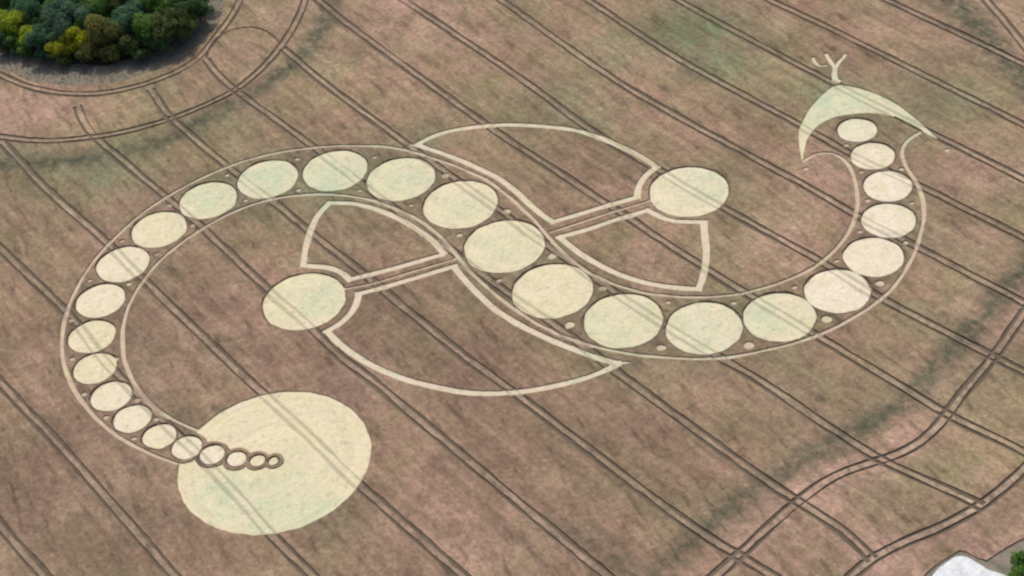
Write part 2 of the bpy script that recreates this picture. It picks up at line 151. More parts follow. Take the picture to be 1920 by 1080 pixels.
TREE_LABELS = [
 'bright lime-yellow tree at the left edge of the picture in the copse',
 'small lime-green tree right of the bright one at the left edge',
 'bright yellow low tree, left one of the yellow pair at the copse front',
 'bright yellow tree, right one of the yellow pair beside the brownish tree',
 'broad brownish olive tree at the front middle of the copse',
 'broad blue-green tree behind the yellow pair',
 'dark teal tree between the lime tree and the yellow pair',
 'teal tree behind the bright lime tree at the upper left',
 'large teal tree right of the brownish olive tree',
 'mid-green tree with lighter leaves, right part of the copse front',
 'dark olive tree second from the right end of the copse front',
 'dark green tree at the right end, against the top edge',
 'green tree at the top edge, right of the middle of the copse',
 'green tree at the top edge directly behind the brownish olive tree',
 'dark green tree at the top edge, left of the middle',
 'low dark olive tree at the copse rim, right of the brownish tree',
 'low dark tree at the copse rim below the mid-green tree',
 'small dark tree at the far right tip of the copse',
 'low dark tree at the rim below the bright lime tree',
 'low green shrub at the rim, left of the dark teal shrub',
 'low brownish olive shrub at the foot of the broad brownish tree',
 'low dark olive shrub at the rim below the right yellow tree',
 'low dark teal shrub at the rim left of the yellow pair',
 'teal tree at the top edge behind the broad blue-green tree',
 'dark tree at the top edge behind the large teal tree',
 'green tree in the top left corner of the picture',
 'dark olive tree cut by the top edge near the right end',
 'small dark tree cut by the top edge at the far right tip',
 'dark tree just left of the picture frame beside the lime tree',
 'green tree just left of the picture frame at the copse rim',
 'teal tree farther left, outside the picture frame',
 'green tree deep in the copse behind the top left corner',
 'teal tree deep in the copse beyond the top edge, left part',
 'blue-green tree deep in the copse beyond the top edge, middle',
 'green tree deep in the copse beyond the top edge, right part',
 'dark tree at the far right rim beyond the top edge',
 'dark tree deep in the copse left of the picture frame',
 'tiny dark olive shrub at the right rim of the copse front',
 'tiny dark olive shrub at the lowest point of the copse rim',
 'tiny dark shrub at the rim between the two low dark trees',
 'green crown squeezed between the blue-green and brownish olive trees',
 'teal crown squeezed between the large teal tree and the top edge',
 'green crown near the top edge above the dark olive tree',
 'green crown between the two teal trees at the left, behind the blue-green one',
 'green tree just left of the small dark tree at the right tip',
 'dark olive crown between the brownish olive tree and the large teal tree',
 'dark crown between the bright lime tree and the blue-green tree',
 'dark olive crown behind the brownish tree and the large teal tree',
 'low green shrub right below the bright lime-yellow tree',
 'dark crown between the blue-green tree and the top edge']
BUSH_LABELS = ['green bush at the right edge beside the white chalk patch',
 'green bush in the bottom right corner below the other one',
 'green bush just outside the right edge of the picture']

CROP_H = 0.36
rng = np.random.default_rng(7)
random.seed(7)


# ------------------------------------------------------------------ small helpers
def tag(o, label=None, cat=None, group=None, kind=None):
    if label: o['label'] = label
    if cat: o['category'] = cat
    if group: o['group'] = group
    if kind: o['kind'] = kind
    return o


def link(o, parent=None):
    COL.objects.link(o)
    if parent is not None:
        o.parent = parent
    return o


def mesh_obj(name, verts, faces, mat, parent=None, smooth=False, attrs=None, loc=None):
    me = bpy.data.meshes.new(name)
    v = np.asarray(verts, float)
    if loc is not None:
        v = v - np.asarray(loc, float)
    me.from_pydata(v.tolist(), [], [tuple(int(i) for i in f) for f in faces])
    if attrs:
        for k, a in attrs.items():
            at = me.attributes.new(k, 'FLOAT', 'POINT')
            at.data.foreach_set('value', np.asarray(a, np.float32))
    if smooth:
        me.polygons.foreach_set('use_smooth', np.ones(len(me.polygons), bool))
    me.materials.append(mat)
    me.update()
    o = bpy.data.objects.new(name, me)
    link(o, parent)
    if loc is not None:
        o.location = loc
    return o


def catmull(pts, step, closed=False):
    p = np.asarray(pts, float)
    n = len(p)
    if n < 3 and not closed:
        d = np.hypot(*(p[-1] - p[0])); k = max(2, int(d / step) + 1)
        t = np.linspace(0, 1, k)[:, None]
        return p[0] * (1 - t) + p[-1] * t
    out = []
    segs = n if closed else n - 1
    for i in range(segs):
        if closed:
            a, b, c, d = p[i - 1], p[i], p[(i + 1) % n], p[(i + 2) % n]
        else:
            b, c = p[i], p[i + 1]
            a = p[i - 1] if i else 2 * b - c
            d = p[i + 2] if i + 2 < n else 2 * c - b
        k = max(1, int(np.hypot(*(c - b)) / step))
        for t in np.arange(k) / k:
            out.append(0.5 * (2 * b + (c - a) * t + (2 * a - 5 * b + 4 * c - d) * t * t + (3 * b - a - 3 * c + d) * t ** 3))
    if not closed:
        out.append(p[-1])
    return np.array(out)


def smooth_line(p, it, closed=False):
    p = np.array(p, float)
    for _ in range(it):
        if closed:
            p = 0.25 * np.roll(p, 1, 0) + 0.5 * p + 0.25 * np.roll(p, -1, 0)
        else:
            q = p.copy(); q[1:-1] = 0.25 * p[:-2] + 0.5 * p[1:-1] + 0.25 * p[2:]; p = q
    return p


def normals(p):
    t = np.gradient(p, axis=0)
    t /= np.maximum(np.hypot(t[:, 0], t[:, 1]), 1e-9)[:, None]
    return np.stack([-t[:, 1], t[:, 0]], 1)


def wob(n, amp, corr=3):
    w = rng.normal(0, 1, n + 2 * corr)
    return np.convolve(w, np.ones(corr) / corr ** 0.5, 'same')[corr:-corr] * amp


class Ribbon:
    """a strip of ground along a centre line; keeps both edges"""
    def __init__(self, line, width, rough=0.03, extend=0.0, taper=None, slow=0.0):
        p = np.asarray(line, float)
        if extend:
            a = p[0] - p[1]; b = p[-1] - p[-2]
            p = np.vstack([p[0] + a / np.hypot(*a) * extend, p, p[-1] + b / np.hypot(*b) * extend])
        n = normals(p)
        w = np.full(len(p), width / 2.0)
        if taper is not None:
            w = np.interp(np.linspace(0, 1, len(p)), [0, 1], taper) / 2.0
        if slow:
            w = w * np.clip(1.0 + wob(len(p), slow / 2.2, 5), 0.35, 1.35)
        self.a = p + n * (w + wob(len(p), rough))[:, None]
        self.b = p - n * (w + wob(len(p), rough))[:, None]
        self.p = p


def bow_runs(pts, corner=48):
    """split a closed traced outline at its sharp corners into smooth runs"""
    p = np.asarray(pts, float); n = len(p)
    d1 = p - np.roll(p, 1, 0); d2 = np.roll(p, -1, 0) - p
    ang = np.degrees(np.abs(np.arctan2(d1[:, 0] * d2[:, 1] - d1[:, 1] * d2[:, 0], (d1 * d2).sum(1))))
    cs = [i for i in range(n) if ang[i] > corner]
    runs = []
    for k, i in enumerate(cs):
        j = cs[(k + 1) % len(cs)]
        if j <= i: j += n
        runs.append(p[[q % n for q in range(i, j + 1)]])
    return runs


# ------------------------------------------------------------------ materials
def new_mat(name):
    m = bpy.data.materials.new(name); m.use_nodes = True
    nt = m.node_tree; nt.nodes.clear()
    return m, nt


class NT:
    def __init__(self, nt): self.nt = nt
    def n(self, t, **kw):
        x = self.nt.nodes.new(t)
        for k, v in kw.items(): setattr(x, k, v)
        return x
    def l(self, a, b): self.nt.links.new(a, b)
    def put(self, sock, v):
        if hasattr(v, 'is_linked') or isinstance(v, bpy.types.NodeSocket): self.l(v, sock)
        else: sock.default_value = v
    def pos(self, rotz=0.0, scale=(1, 1, 1), obj=False):
        if obj: src = self.n('ShaderNodeTexCoord').outputs['Object']
        else: src = self.n('ShaderNodeNewGeometry').outputs['Position']
        r = self.n('ShaderNodeVectorRotate', rotation_type='Z_AXIS'); self.l(src, r.inputs['Vector']); r.inputs['Angle'].default_value = rotz
        m = self.n('ShaderNodeMapping', vector_type='POINT'); self.l(r.outputs[0], m.inputs['Vector']); m.inputs['Scale'].default_value = tuple(0.5 * s_ for s_ in scale)
        return m.outputs[0]
    def noise(self, vec, scale, detail=3, rough=0.55, dist=0.0):
        x = self.n('ShaderNodeTexNoise'); self.l(vec, x.inputs['Vector'])
        x.inputs['Scale'].default_value = scale; x.inputs['Detail'].default_value = detail
        x.inputs['Roughness'].default_value = rough; x.inputs['Distortion'].default_value = dist
        return x.outputs['Fac']
    def ramp(self, fac, lo, hi, a=0.0, b=1.0):
        x = self.n('ShaderNodeMapRange'); self.l(fac, x.inputs['Value'])
        for k, v in zip(('From Min', 'From Max', 'To Min', 'To Max'), (lo, hi, a, b)): x.inputs[k].default_value = v
        return x.outputs[0]
    def mix(self, fac, a, b, mode='MIX'):
        x = self.n('ShaderNodeMix', data_type='RGBA', blend_type=mode)
        self.put(x.inputs[0], fac); self.put(x.inputs[6], a); self.put(x.inputs[7], b)
        return x.outputs[2]
    def math(self, op, a, b=0.0):
        x = self.n('ShaderNodeMath', operation=op); self.put(x.inputs[0], a); self.put(x.inputs[1], b)
        return x.outputs[0]
    def attr(self, name):
        x = self.n('ShaderNodeAttribute', attribute_name=name); return x.outputs['Fac']
    def val(self, v):
        x = self.n('ShaderNodeCombineColor')
        for i in range(3): self.l(v, x.inputs[i])
        return x.outputs[0]
    def bump(self, h, strength, dist):
        x = self.n('ShaderNodeBump'); x.inputs['Strength'].default_value = strength; x.inputs['Distance'].default_value = dist
        self.l(h, x.inputs['Height']); return x.outputs[0]
    def out(self, col, rough=0.95, normal=None, transl=None):
        b = self.n('ShaderNodeBsdfPrincipled'); self.put(b.inputs['Base Color'], col); self.put(b.inputs['Roughness'], rough)
        b.inputs['Specular IOR Level'].default_value = 0.15
        if normal is not None: self.l(normal, b.inputs['Normal'])
        o = self.n('ShaderNodeOutputMaterial'); s = b.outputs[0]
        if transl is not None:
            t = self.n('ShaderNodeBsdfTranslucent'); self.put(t.inputs['Color'], col)
            mx = self.n('ShaderNodeMixShader'); mx.inputs[0].default_value = transl
            self.l(s, mx.inputs[1]); self.l(t.outputs[0], mx.inputs[2]); s = mx.outputs[0]
        self.l(s, o.inputs['Surface'])


def c4(r, g, b): return (r, g, b, 1.0)


ROW = R(57.0)       # drill rows run along the tramlines


def crop_material():
    m, nt = new_mat('ripening_crop'); k = NT(nt)
    p = k.pos(); row = k.pos(ROW, (0.16, 1.0, 1.0)); row2 = k.pos(R(70), (0.22, 1.0, 1.0))
    big = k.noise(p, 0.045, 4, 0.6)
    mid = k.noise(p, 0.28, 5, 0.6, 0.4)
    strk = k.noise(row, 0.9, 4, 0.6)
    fine = k.noise(p, 2.6, 5, 0.7)
    fleck = k.noise(row2, 0.75, 5, 0.65, 0.3)
    hue = k.noise(p, 0.13, 3, 0.6, 0.5)
    col = k.mix(k.ramp(big, 0.40, 0.60), c4(0.236, 0.157, 0.107), c4(0.196, 0.159, 0.091))
    col = k.mix(k.ramp(hue, 0.45, 0.68, 0.0, 0.55), col, c4(0.258, 0.160, 0.108))
    col = k.mix(k.ramp(k.noise(p, 0.19, 4, 0.6, 0.6), 0.5, 0.7, 0.0, 0.55), col, c4(0.176, 0.152, 0.070))
    col = k.mix(k.math('MULTIPLY', k.attr('green'), k.ramp(mid, 0.3, 0.6, 0.35, 1.0)), col, c4(0.128, 0.152, 0.084))
    col = k.mix(k.math('MULTIPLY', k.attr('pink'), k.ramp(mid, 0.3, 0.62, 0.4, 0.9)), col, c4(0.325, 0.205, 0.162))
    col = k.mix(k.math('MULTIPLY', k.attr('dense'), k.ramp(k.noise(p, 0.5, 4, 0.65), 0.36, 0.56, 0.3, 1.0)), col, c4(0.075, 0.078, 0.050))
    col = k.mix(k.math('MULTIPLY', k.attr('umber'), 0.75), col, c4(0.168, 0.110, 0.078))
    col = k.mix(k.math('MULTIPLY', k.attr('brushed'), 0.42), col, c4(0.335, 0.265, 0.20))
    br = k.math('MULTIPLY', k.ramp(mid, 0.25, 0.75, 0.84, 1.20), k.ramp(strk, 0.25, 0.75, 0.84, 1.20))
    long = k.noise(k.pos(ROW, (0.035, 0.7, 1.0)), 1.0, 4, 0.6)
    br = k.math('MULTIPLY', br, k.ramp(k.noise(p, 0.07, 3, 0.6, 0.5), 0.34, 0.66, 0.86, 1.16))
    br = k.math('MULTIPLY', br, k.ramp(long, 0.28, 0.72, 0.82, 1.18))
    br = k.math('MULTIPLY', br, k.ramp(k.noise(p, 1.1, 3, 0.6), 0.28, 0.72, 0.80, 1.20))
    br = k.math('MULTIPLY', br, k.ramp(fine, 0.28, 0.72, 0.66, 1.34))
    br = k.math('MULTIPLY', br, k.ramp(fleck, 0.30, 0.46, 0.58, 1.04))
    col = k.mix(1.0, col, k.val(br), 'MULTIPLY')
    h = k.math('ADD', k.math('MULTIPLY', fine, 0.7), k.math('MULTIPLY', strk, 0.5))
    k.out(col, 0.95, k.bump(h, 0.7, 0.35))
    return m


def straw_material(name, dark=1.0, base=((0.61, 0.535, 0.345), (0.63, 0.54, 0.385))):
    m, nt = new_mat(name); k = NT(nt)
    p = k.pos()
    o = k.pos(0.0, (1, 1, 1), True)
    blot = k.noise(p, 0.22, 4, 0.6, 0.5)
    tint = k.noise(p, 0.33, 3, 0.6, 0.4)
    fine = k.noise(p, 2.2, 6, 0.72)
    sep = k.n('ShaderNodeSeparateXYZ'); k.l(o, sep.inputs[0])
    rad = k.math('SQRT', k.math('ADD', k.math('MULTIPLY', sep.outputs[0], sep.outputs[0]), k.math('MULTIPLY', sep.outputs[1], sep.outputs[1])))
    inv = k.math('DIVIDE', 1.0, k.math('MAXIMUM', rad, 0.05))
    cmb = k.n('ShaderNodeCombineXYZ')
    k.l(k.math('MULTIPLY', k.math('MULTIPLY', sep.outputs[0], inv), 1.6), cmb.inputs[0])
    k.l(k.math('MULTIPLY', k.math('MULTIPLY', sep.outputs[1], inv), 1.6), cmb.inputs[1])
    k.l(k.math('MULTIPLY', rad, 0.9), cmb.inputs[2])
    comb = k.noise(cmb.outputs[0], 1.0, 4, 0.6, 0.6)      # stalks laid round the centre in combed bands
    col = k.mix(k.ramp(blot, 0.38, 0.66), c4(*base[0]), c4(*base[1]))
    col = k.mix(k.attr('pale'), col, c4(0.67, 0.58, 0.445))
    col = k.mix(k.ramp(tint, 0.5, 0.66, 0.0, 0.55), col, c4(0.54, 0.53, 0.31))
    col = k.mix(k.math('MULTIPLY', k.attr('green'), k.ramp(tint, 0.34, 0.58, 0.5, 1.35)), col, c4(0.42, 0.49, 0.335))
    spot = k.noise(p, 0.9, 4, 0.7)
    br = k.math('MULTIPLY', k.ramp(fine, 0.25, 0.75, 0.82 * dark, 1.12 * dark), k.ramp(comb, 0.28, 0.72, 0.90, 1.09))
    br = k.math('MULTIPLY', br, k.ramp(spot, 0.30, 0.46, 0.74, 1.0))
    col = k.mix(1.0, col, k.val(br), 'MULTIPLY')
    k.out(col, 0.8, k.bump(k.math('ADD', fine, k.math('MULTIPLY', comb, 0.5)), 0.35, 0.12))
    return m


def soil_material(name, a, b, scale=0.6):
    m, nt = new_mat(name); k = NT(nt)
    p = k.pos()
    f = k.noise(p, scale, 5, 0.65, 0.3); g = k.noise(p, scale * 5, 5, 0.7)
    col = k.mix(k.ramp(f, 0.35, 0.65), c4(*a), c4(*b))
    col = k.mix(1.0, col, k.val(k.ramp(g, 0.25, 0.75, 0.75, 1.25)), 'MULTIPLY')
    k.out(col, 0.95, k.bump(g, 0.6, 0.1))
    return m


def leaf_material(name, a, b):
    m, nt = new_mat(name); k = NT(nt)
    col = k.mix(k.attr('tone'), c4(*a), c4(*b))
    k.out(col, 0.7, None, 0.4)
    return m


def bark_material():
    m, nt = new_mat('bark'); k = NT(nt)
    p = k.pos(0, (1, 1, 0.25))
    f = k.noise(p, 6, 5, 0.7)
    k.out(k.mix(f, c4(0.07, 0.055, 0.04), c4(0.17, 0.14, 0.11)), 0.95, k.bump(f, 0.8, 0.1))
    return m


M_CROP = crop_material()
M_STRAW = straw_material('flattened_straw')
M_PATH = straw_material('trodden_straw_path', 0.95, ((0.60, 0.505, 0.365), (0.62, 0.51, 0.395)))
M_THIN = straw_material('thin_trodden_straw', 1.0, ((0.48, 0.375, 0.265), (0.50, 0.385, 0.295)))
M_RUTTHIN = straw_material('thin_straw_over_wheel_rut', 0.8, ((0.42, 0.315, 0.235), (0.45, 0.335, 0.265)))
M_RUT = straw_material('straw_over_wheel_rut', 0.72)
M_SOIL = soil_material('field_soil', (0.115, 0.085, 0.062), (0.15, 0.115, 0.088))
M_TRACK = soil_material('wheel_track_soil', (0.095, 0.072, 0.052), (0.14, 0.11, 0.08), 0.25)
M_GRASS = soil_material('margin_grass', (0.175, 0.165, 0.125), (0.225, 0.185, 0.145), 0.25)
M_VERGE = soil_material('verge_grass', (0.13, 0.135, 0.095), (0.25, 0.20, 0.165), 0.5)
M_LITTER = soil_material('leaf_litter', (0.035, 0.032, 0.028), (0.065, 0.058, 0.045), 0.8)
M_CHALK = soil_material('bare_chalk', (0.50, 0.52, 0.53), (0.68, 0.695, 0.70), 0.9)
M_BARK = bark_material()

# ------------------------------------------------------------------ plan shapes
REG = []        # (key, test) in order of priority; every plan region of the field
CON_P, CON_E = [], []


def constrain(p, closed=False):
    i0 = sum(len(q) for q in CON_P)
    CON_P.append(np.asarray(p, float))
    n = len(p)
    CON_E.extend((i0 + i, i0 + i + 1) for i in range(n - 1))
    if closed: CON_E.append((i0 + n - 1, i0))


def circle(cx, cy, r, rough=0.0, step=1.0):
    n = max(14, int(2 * math.pi * r / step))
    a = np.arange(n) * 2 * math.pi / n
    rr = r + wob(n, rough)
    return np.stack([cx + rr * np.cos(a), cy + rr * np.sin(a)], 1)


def in_poly(pts, poly):
    x, y = pts[:, 0], pts[:, 1]
    res = np.zeros(len(pts), bool)
    a = poly; b = np.roll(poly, -1, 0)
    for (x0, y0), (x1, y1) in zip(a, b):
        c = (y0 > y) != (y1 > y)
        if not c.any(): continue
        xi = x0 + (y[c] - y0) / (y1 - y0) * (x1 - x0)
        idx = np.where(c)[0]
        res[idx[x[c] < xi]] ^= True
    return res


def in_ribbon(pts, order, xs, rb):
    res = np.zeros(len(pts), bool)
    A, B = rb.a, rb.b
    for i in range(len(A) - 1):
        q = np.array([A[i], A[i + 1], B[i + 1], B[i]])
        lo, hi = q.min(0), q.max(0)
        j0, j1 = np.searchsorted(xs, lo[0]), np.searchsorted(xs, hi[0])
        if j1 <= j0: continue
        idx = order[j0:j1]
        yy = pts[idx, 1]
        idx = idx[(yy >= lo[1]) & (yy <= hi[1])]
        if len(idx): 
            s = in_poly(pts[idx], q)
            res[idx[s]] = True
    return res


# the visible near rim of every hollow is the top of the crop, so hollows reach a little towards the camera
def grow(cx, cy, r): return cx, cy - 0.15, r - 0.08


discs = {k: grow(*v) for k, v in DISCS.items()}
SHAPES = []     # dict(key, test polygons / ribbons)
for k, (cx, cy, r) in discs.items():
    poly = circle(cx, cy, r, 0.10)
    constrain(poly, True)
    SHAPES.append(dict(key='disc_' + k, poly=poly, loc=(cx, cy)))
RIM = []
for k, (cx, cy, r) in discs.items():
    poly = circle(cx, cy - 0.1, r + 0.50, 0.12)
    if k != 'big': constrain(poly, True); RIM.append(poly)
ENV = []
for k in ('t4', 't5', 't6', 't7', 't8'):
    cx, cy, r = discs[k]
    poly = circle(cx, cy, r + 1.35, 0.1)
    constrain(poly, True); ENV.append(poly)
for i, (cx, cy, r) in enumerate(DOTS):
    poly = circle(cx, cy - 0.15, r - 0.05, 0.09, 0.6)
    constrain(poly, True)
    SHAPES.append(dict(key='dot_%d' % i, poly=poly, loc=(cx, cy)))
poly = circle(EYE[0], EYE[1], EYE[2] + 0.1, 0.1, 0.6); constrain(poly, True)
SHAPES.append(dict(key='eye', poly=poly, loc=tuple(EYE[:2])))
poly = circle(SPOT[0], SPOT[1], SPOT[2], 0.1, 0.6); constrain(poly, True)
SHAPES.append(dict(key='eye_right', poly=poly, loc=tuple(SPOT[:2])))
hp = np.array(HEAD)
_k = [0, 14]       # the two horn tips stay sharp
head = np.vstack([catmull(hp[0:15], 1.5)[:-1], catmull(np.vstack([hp[14:], hp[:1]]), 1.5)[:-1]])
constrain(head, True)
SHAPES.append(dict(key='head', poly=head, loc=tuple(hp.mean(0))))


def add_ribbons(key, ribbons, loc):
    for rb in ribbons:
        constrain(rb.a); constrain(rb.b)
        constrain([rb.a[0], rb.b[0]]); constrain([rb.a[-1], rb.b[-1]])
    SHAPES.append(dict(key=key, ribbons=ribbons, loc=tuple(loc)))


ANT = [Ribbon(catmull(ANTLERS[0], 1.0), 1.7, .05, taper=(2.1, 1.3)), Ribbon(catmull(ANTLERS[1], 1.0), 1.2, .05, .2, taper=(1.5, 1.15)),
       Ribbon(catmull(ANTLERS[2], 1.0), 1.15, .05), Ribbon(catmull(ANTLERS[3], 1.0), 2.0, .05)]
add_ribbons('antlers', ANT, ANTLERS[0][0])
BW = 2.2
for i, b in enumerate(BOWS):
    rbs = [Ribbon(smooth_line(catmull(r_, 1.6), 3), BW, 0.055, BW / 2) for r_ in bow_runs(b)]
    if i == 0: rbs.append(Ribbon(catmull(SPURS[0], 1.), 1.6, .04, taper=(2.0, 0.6)))
    if i == 3: rbs.append(Ribbon(catmull(SPURS[1], 1.), 1.6, .04, taper=(2.0, 0.7)))
    add_ribbons('bow_%d' % i, rbs, np.mean(b, 0))
for i, a in enumerate(ARMS):
    add_ribbons('arm_%d' % i, [Ribbon(catmull(a, 2.0), 1.1, .06)], np.mean(a, 0))
for i, b in enumerate(BORDERS):
    l = smooth_line(catmull(smooth_line(b, 1), 1.8), 4)
    add_ribbons('border_%d' % i, [Ribbon(l, 1.35, .09)], np.mean(b, 0))

TR = []
GAUGE, RUT = 1.18, 0.98
for i, t in enumerate(TRAMS + HEADLANDS):
    l = smooth_line(catmull(t, 3.0), 3)
    if i == len(TRAMS) + len(HEADLANDS) - 1:
        rb = [Ribbon(l, .6, .08)]
    else:
        n = normals(l)
        rb = [Ribbon(l + n * s * GAUGE + rng.normal(0, .05, l.shape), RUT, .07, slow=0.55) for s in (-1, 1)]
    for q in rb: constrain(q.a); constrain(q.b)
    TR.append(rb)

copse = smooth_line(catmull(COPSE_EDGE, 2.0, True), 2, True)
copse = copse + normals(copse) * wob(len(copse), 0.5, 4)[:, None]
margin = smooth_line(catmull(MARGIN, 1.2, True), 2, True)
margin = margin + normals(margin) * wob(len(margin), 0.7, 5)[:, None]
edge = catmull(FIELD_EDGE[:13], 2.0); edge = np.vstack([edge, FIELD_EDGE[13:]])
for q in (margin, edge): constrain(q, True)

# ------------------------------------------------------------------ triangulate the field plan
g = 2.6
gx, gy = np.meshgrid(np.arange(-224, 236, g), np.arange(-192, 236, g))
gp = np.stack([gx.ravel(), gy.ravel()], 1) + rng.uniform(-.9, .9, (gx.size, 2))
# keep grid points that lie within the view and some metres round it
qx = np.interp(gp[:, 1], [-150, 184], [-140, -196]); qx2 = np.interp(gp[:, 1], [-150, 184], [132, 216])
gp = gp[(gp[:, 0] > qx - 24) & (gp[:, 0] < qx2 + 24)]
far = np.array([(x, y) for x in range(-1000, 1001, 100) for y in range(-1000, 1001, 100)], float) + 0.123
far = far[(np.abs(far[:, 0]) > 230) | (np.abs(far[:, 1]) > 236)]
allp = np.vstack(CON_P + [gp, far])
cv, ce, cf, _, _, _ = delaunay_2d_cdt([Vector((float(a), float(b))) for a, b in allp], CON_E, [], 0, 1e-4, False)
V = np.array([(v.x, v.y) for v in cv]); F = np.array(cf, int)
cen = V[F].mean(1)
order = np.argsort(cen[:, 0]); xs = cen[order, 0]

region = np.full(len(F), -1)
for i in range(len(SHAPES) - 1, -1, -1):      # first shapes win
    s = SHAPES[i]
    if 'poly' in s: hit = in_poly(cen, s['poly'])
    else:
        hit = np.zeros(len(cen), bool)
        for rb in s['ribbons']: hit |= in_ribbon(cen, order, xs, rb)
    s['hit'] = hit
idx_big = [i for i, s in enumerate(SHAPES) if s['key'] == 'disc_big'][0]
env = np.zeros(len(cen), bool)
for q in ENV: env |= in_poly(cen, q)
SHAPES[idx_big]['hit'] &= ~env
for i in range(len(SHAPES) - 1, -1, -1):
    region[SHAPES[i]['hit']] = i
rut = np.full(len(F), -1)
for i, rb in enumerate(TR):
    for q in rb: rut[in_ribbon(cen, order, xs, q)] = i
in_margin = in_poly(cen, margin)
out_field = in_poly(cen, edge)
in_rim = np.zeros(len(F), bool)
for q in RIM: in_rim |= in_poly(cen, q)
tri_crop = (region < 0) & ~in_rim & (rut < 0) & ~in_margin & ~out_field

# ------------------------------------------------------------------ fields of crop colour; umber also paints in some light falloff
def blob(pts, blobs):
    f = np.zeros(len(pts))
    for x, y, r, a in blobs:
        d2 = ((pts - (x, y)) ** 2).sum(1) / (r * r)
        f = np.maximum(f, a * np.exp(-d2 * 1.2))
    return np.clip(f, 0, 1)


def dist_line(pts, line):
    line = np.asarray(line, float); d = np.full(len(pts), 1e9)
    for a, b in zip(line[:-1], line[1:]):
        ab = b - a; t = np.clip(((pts - a) @ ab) / (ab @ ab), 0, 1)
        d = np.minimum(d, np.hypot(*(pts - a - t[:, None] * ab).T))
    return d


A_green = blob(V, GREEN); A_pink = blob(V, PINK); A_umber = blob(V, UMBER)
A_dense = np.zeros(len(V))
for line, hw in BANDS:
    A_dense = np.maximum(A_dense, np.exp(-(dist_line(V, smooth_line(catmull(line, 6), 2)) / (hw * 1.9)) ** 2))
A_dense = np.maximum(A_dense, 0.38 * np.exp(-(dist_line(V, np.array([DISCS[k][:2] for k in ('v10','v9','v8','v7','v6','v5','v4','v3','v2','v1','c0','u7','u6','u5','u4','u3','u2','u1','t14','t13','t12','t11','t10','t9','t8')])) / 13.0) ** 4))
A_brushed = np.zeros(len(V))     # the strip of crop brushed flat-topped between a pair of wheels
for i, t in enumerate(TRAMS + HEADLANDS[:-1]):
    amt = 1.0 if i == len(TRAMS) + 3 else 0.55
    d = dist_line(V, smooth_line(catmull(t, 3.0), 3))
    A_brushed[d < 1.0] = np.maximum(A_brushed[d < 1.0], amt)
near = (np.abs(V[:, 0]) < 250) & (np.abs(V[:, 1]) < 250)
Z = np.zeros(len(V))
for i in np.where(near)[0]:
    x, y = V[i]
    Z[i] = 0.07 * noise.noise((x * .18, y * .18, 0)) + 0.08 * noise.noise((x * .55, y * .55, 5.0))
Z += rng.normal(0, .012, len(V)) * near

# ------------------------------------------------------------------ ground and field
gs = 2500.0
ground = mesh_obj('ground', [(-gs, -gs, -.03), (gs, -gs, -.03), (gs, gs, -.03), (-gs, gs, -.03)], [(0, 1, 2, 3)], M_SOIL)
tag(ground, kind='structure')


def submesh(mask, zfun):
    f = F[mask]
    u, inv = np.unique(f, return_inverse=True)
    f2 = inv.reshape(f.shape)
    return u, np.column_stack([V[u], zfun(u)]), f2


u, cvv, cff = submesh(tri_crop, lambda u: CROP_H + Z[u] + 0.12 * A_dense[u])
# stand the crop on the ground: a wall of stems down every edge of the canopy
ed = np.sort(np.vstack([cff[:, [0, 1]], cff[:, [1, 2]], cff[:, [2, 0]]]), 1)
raw = np.vstack([cff[:, [0, 1]], cff[:, [1, 2]], cff[:, [2, 0]]])
key = ed[:, 0].astype(np.int64) * (len(u) + 1) + ed[:, 1]
_, first, cnt = np.unique(key, return_index=True, return_counts=True)
bd = raw[first[cnt == 1]]
bu, binv = np.unique(bd, return_inverse=True); binv = binv.reshape(bd.shape)
low = cvv[bu].copy(); low[:, 2] = -0.02
faces = [tuple(t) for t in cff] + [(b, a, len(cvv) + ib, len(cvv) + ia) for (a, b), (ia, ib) in zip(bd, binv)]
verts = np.vstack([cvv, low])
at = {n: np.concatenate([A[u], A[u][bu]]) for n, A in (('green', A_green), ('pink', A_pink), ('dense', A_dense), ('umber', A_umber), ('brushed', A_brushed))}
crop = mesh_obj('standing_crop', verts, faces, M_CROP, attrs=at)
tag(crop, 'standing brown ripening crop covering the whole field around the pattern', 'crop', kind='stuff')

for i in range(len(TR)):
    mask = (rut == i) & (region < 0) & ~in_rim & ~in_margin & ~out_field
    if not mask.any(): continue
    u, vv, ff = submesh(mask, lambda u: np.full(len(u), 0.02))
    o = mesh_obj('tramline' if i < len(TRAMS) else 'headland_track', vv, ff, M_TRACK)
    tag(o, kind='structure')

u, vv, ff = submesh(in_margin, lambda u: 0.02 + 0.5 * np.abs(Z[u]))
tag(mesh_obj('grass_margin', vv, ff, M_GRASS), kind='structure')
u, vv, ff = submesh(out_field, lambda u: 0.03 + 0.8 * np.abs(Z[u]))
tag(mesh_obj('grass_verge', vv, ff, M_VERGE), kind='structure')


def flat_sheet(name, outline, z, mat, amp=0.0, step=None):
    bm = bmesh.new()
    vs = [bm.verts.new((x, y, z)) for x, y in outline]
    f = bm.faces.new(vs)
    if f.normal.z < 0 or True:
        bmesh.ops.recalc_face_normals(bm, faces=[f])
    bmesh.ops.triangulate(bm, faces=[f])
    me = bpy.data.meshes.new(name); bm.to_mesh(me); bm.free(); me.materials.append(mat)
    return link(bpy.data.objects.new(name, me))


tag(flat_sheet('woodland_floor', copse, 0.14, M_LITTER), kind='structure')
tag(flat_sheet('chalk_hardstanding', (lambda c: c + normals(c) * wob(len(c), 0.09, 4)[:, None])(smooth_line(catmull(CHALK, 0.8, True), 4, True)), 0.2, M_CHALK), kind='structure')

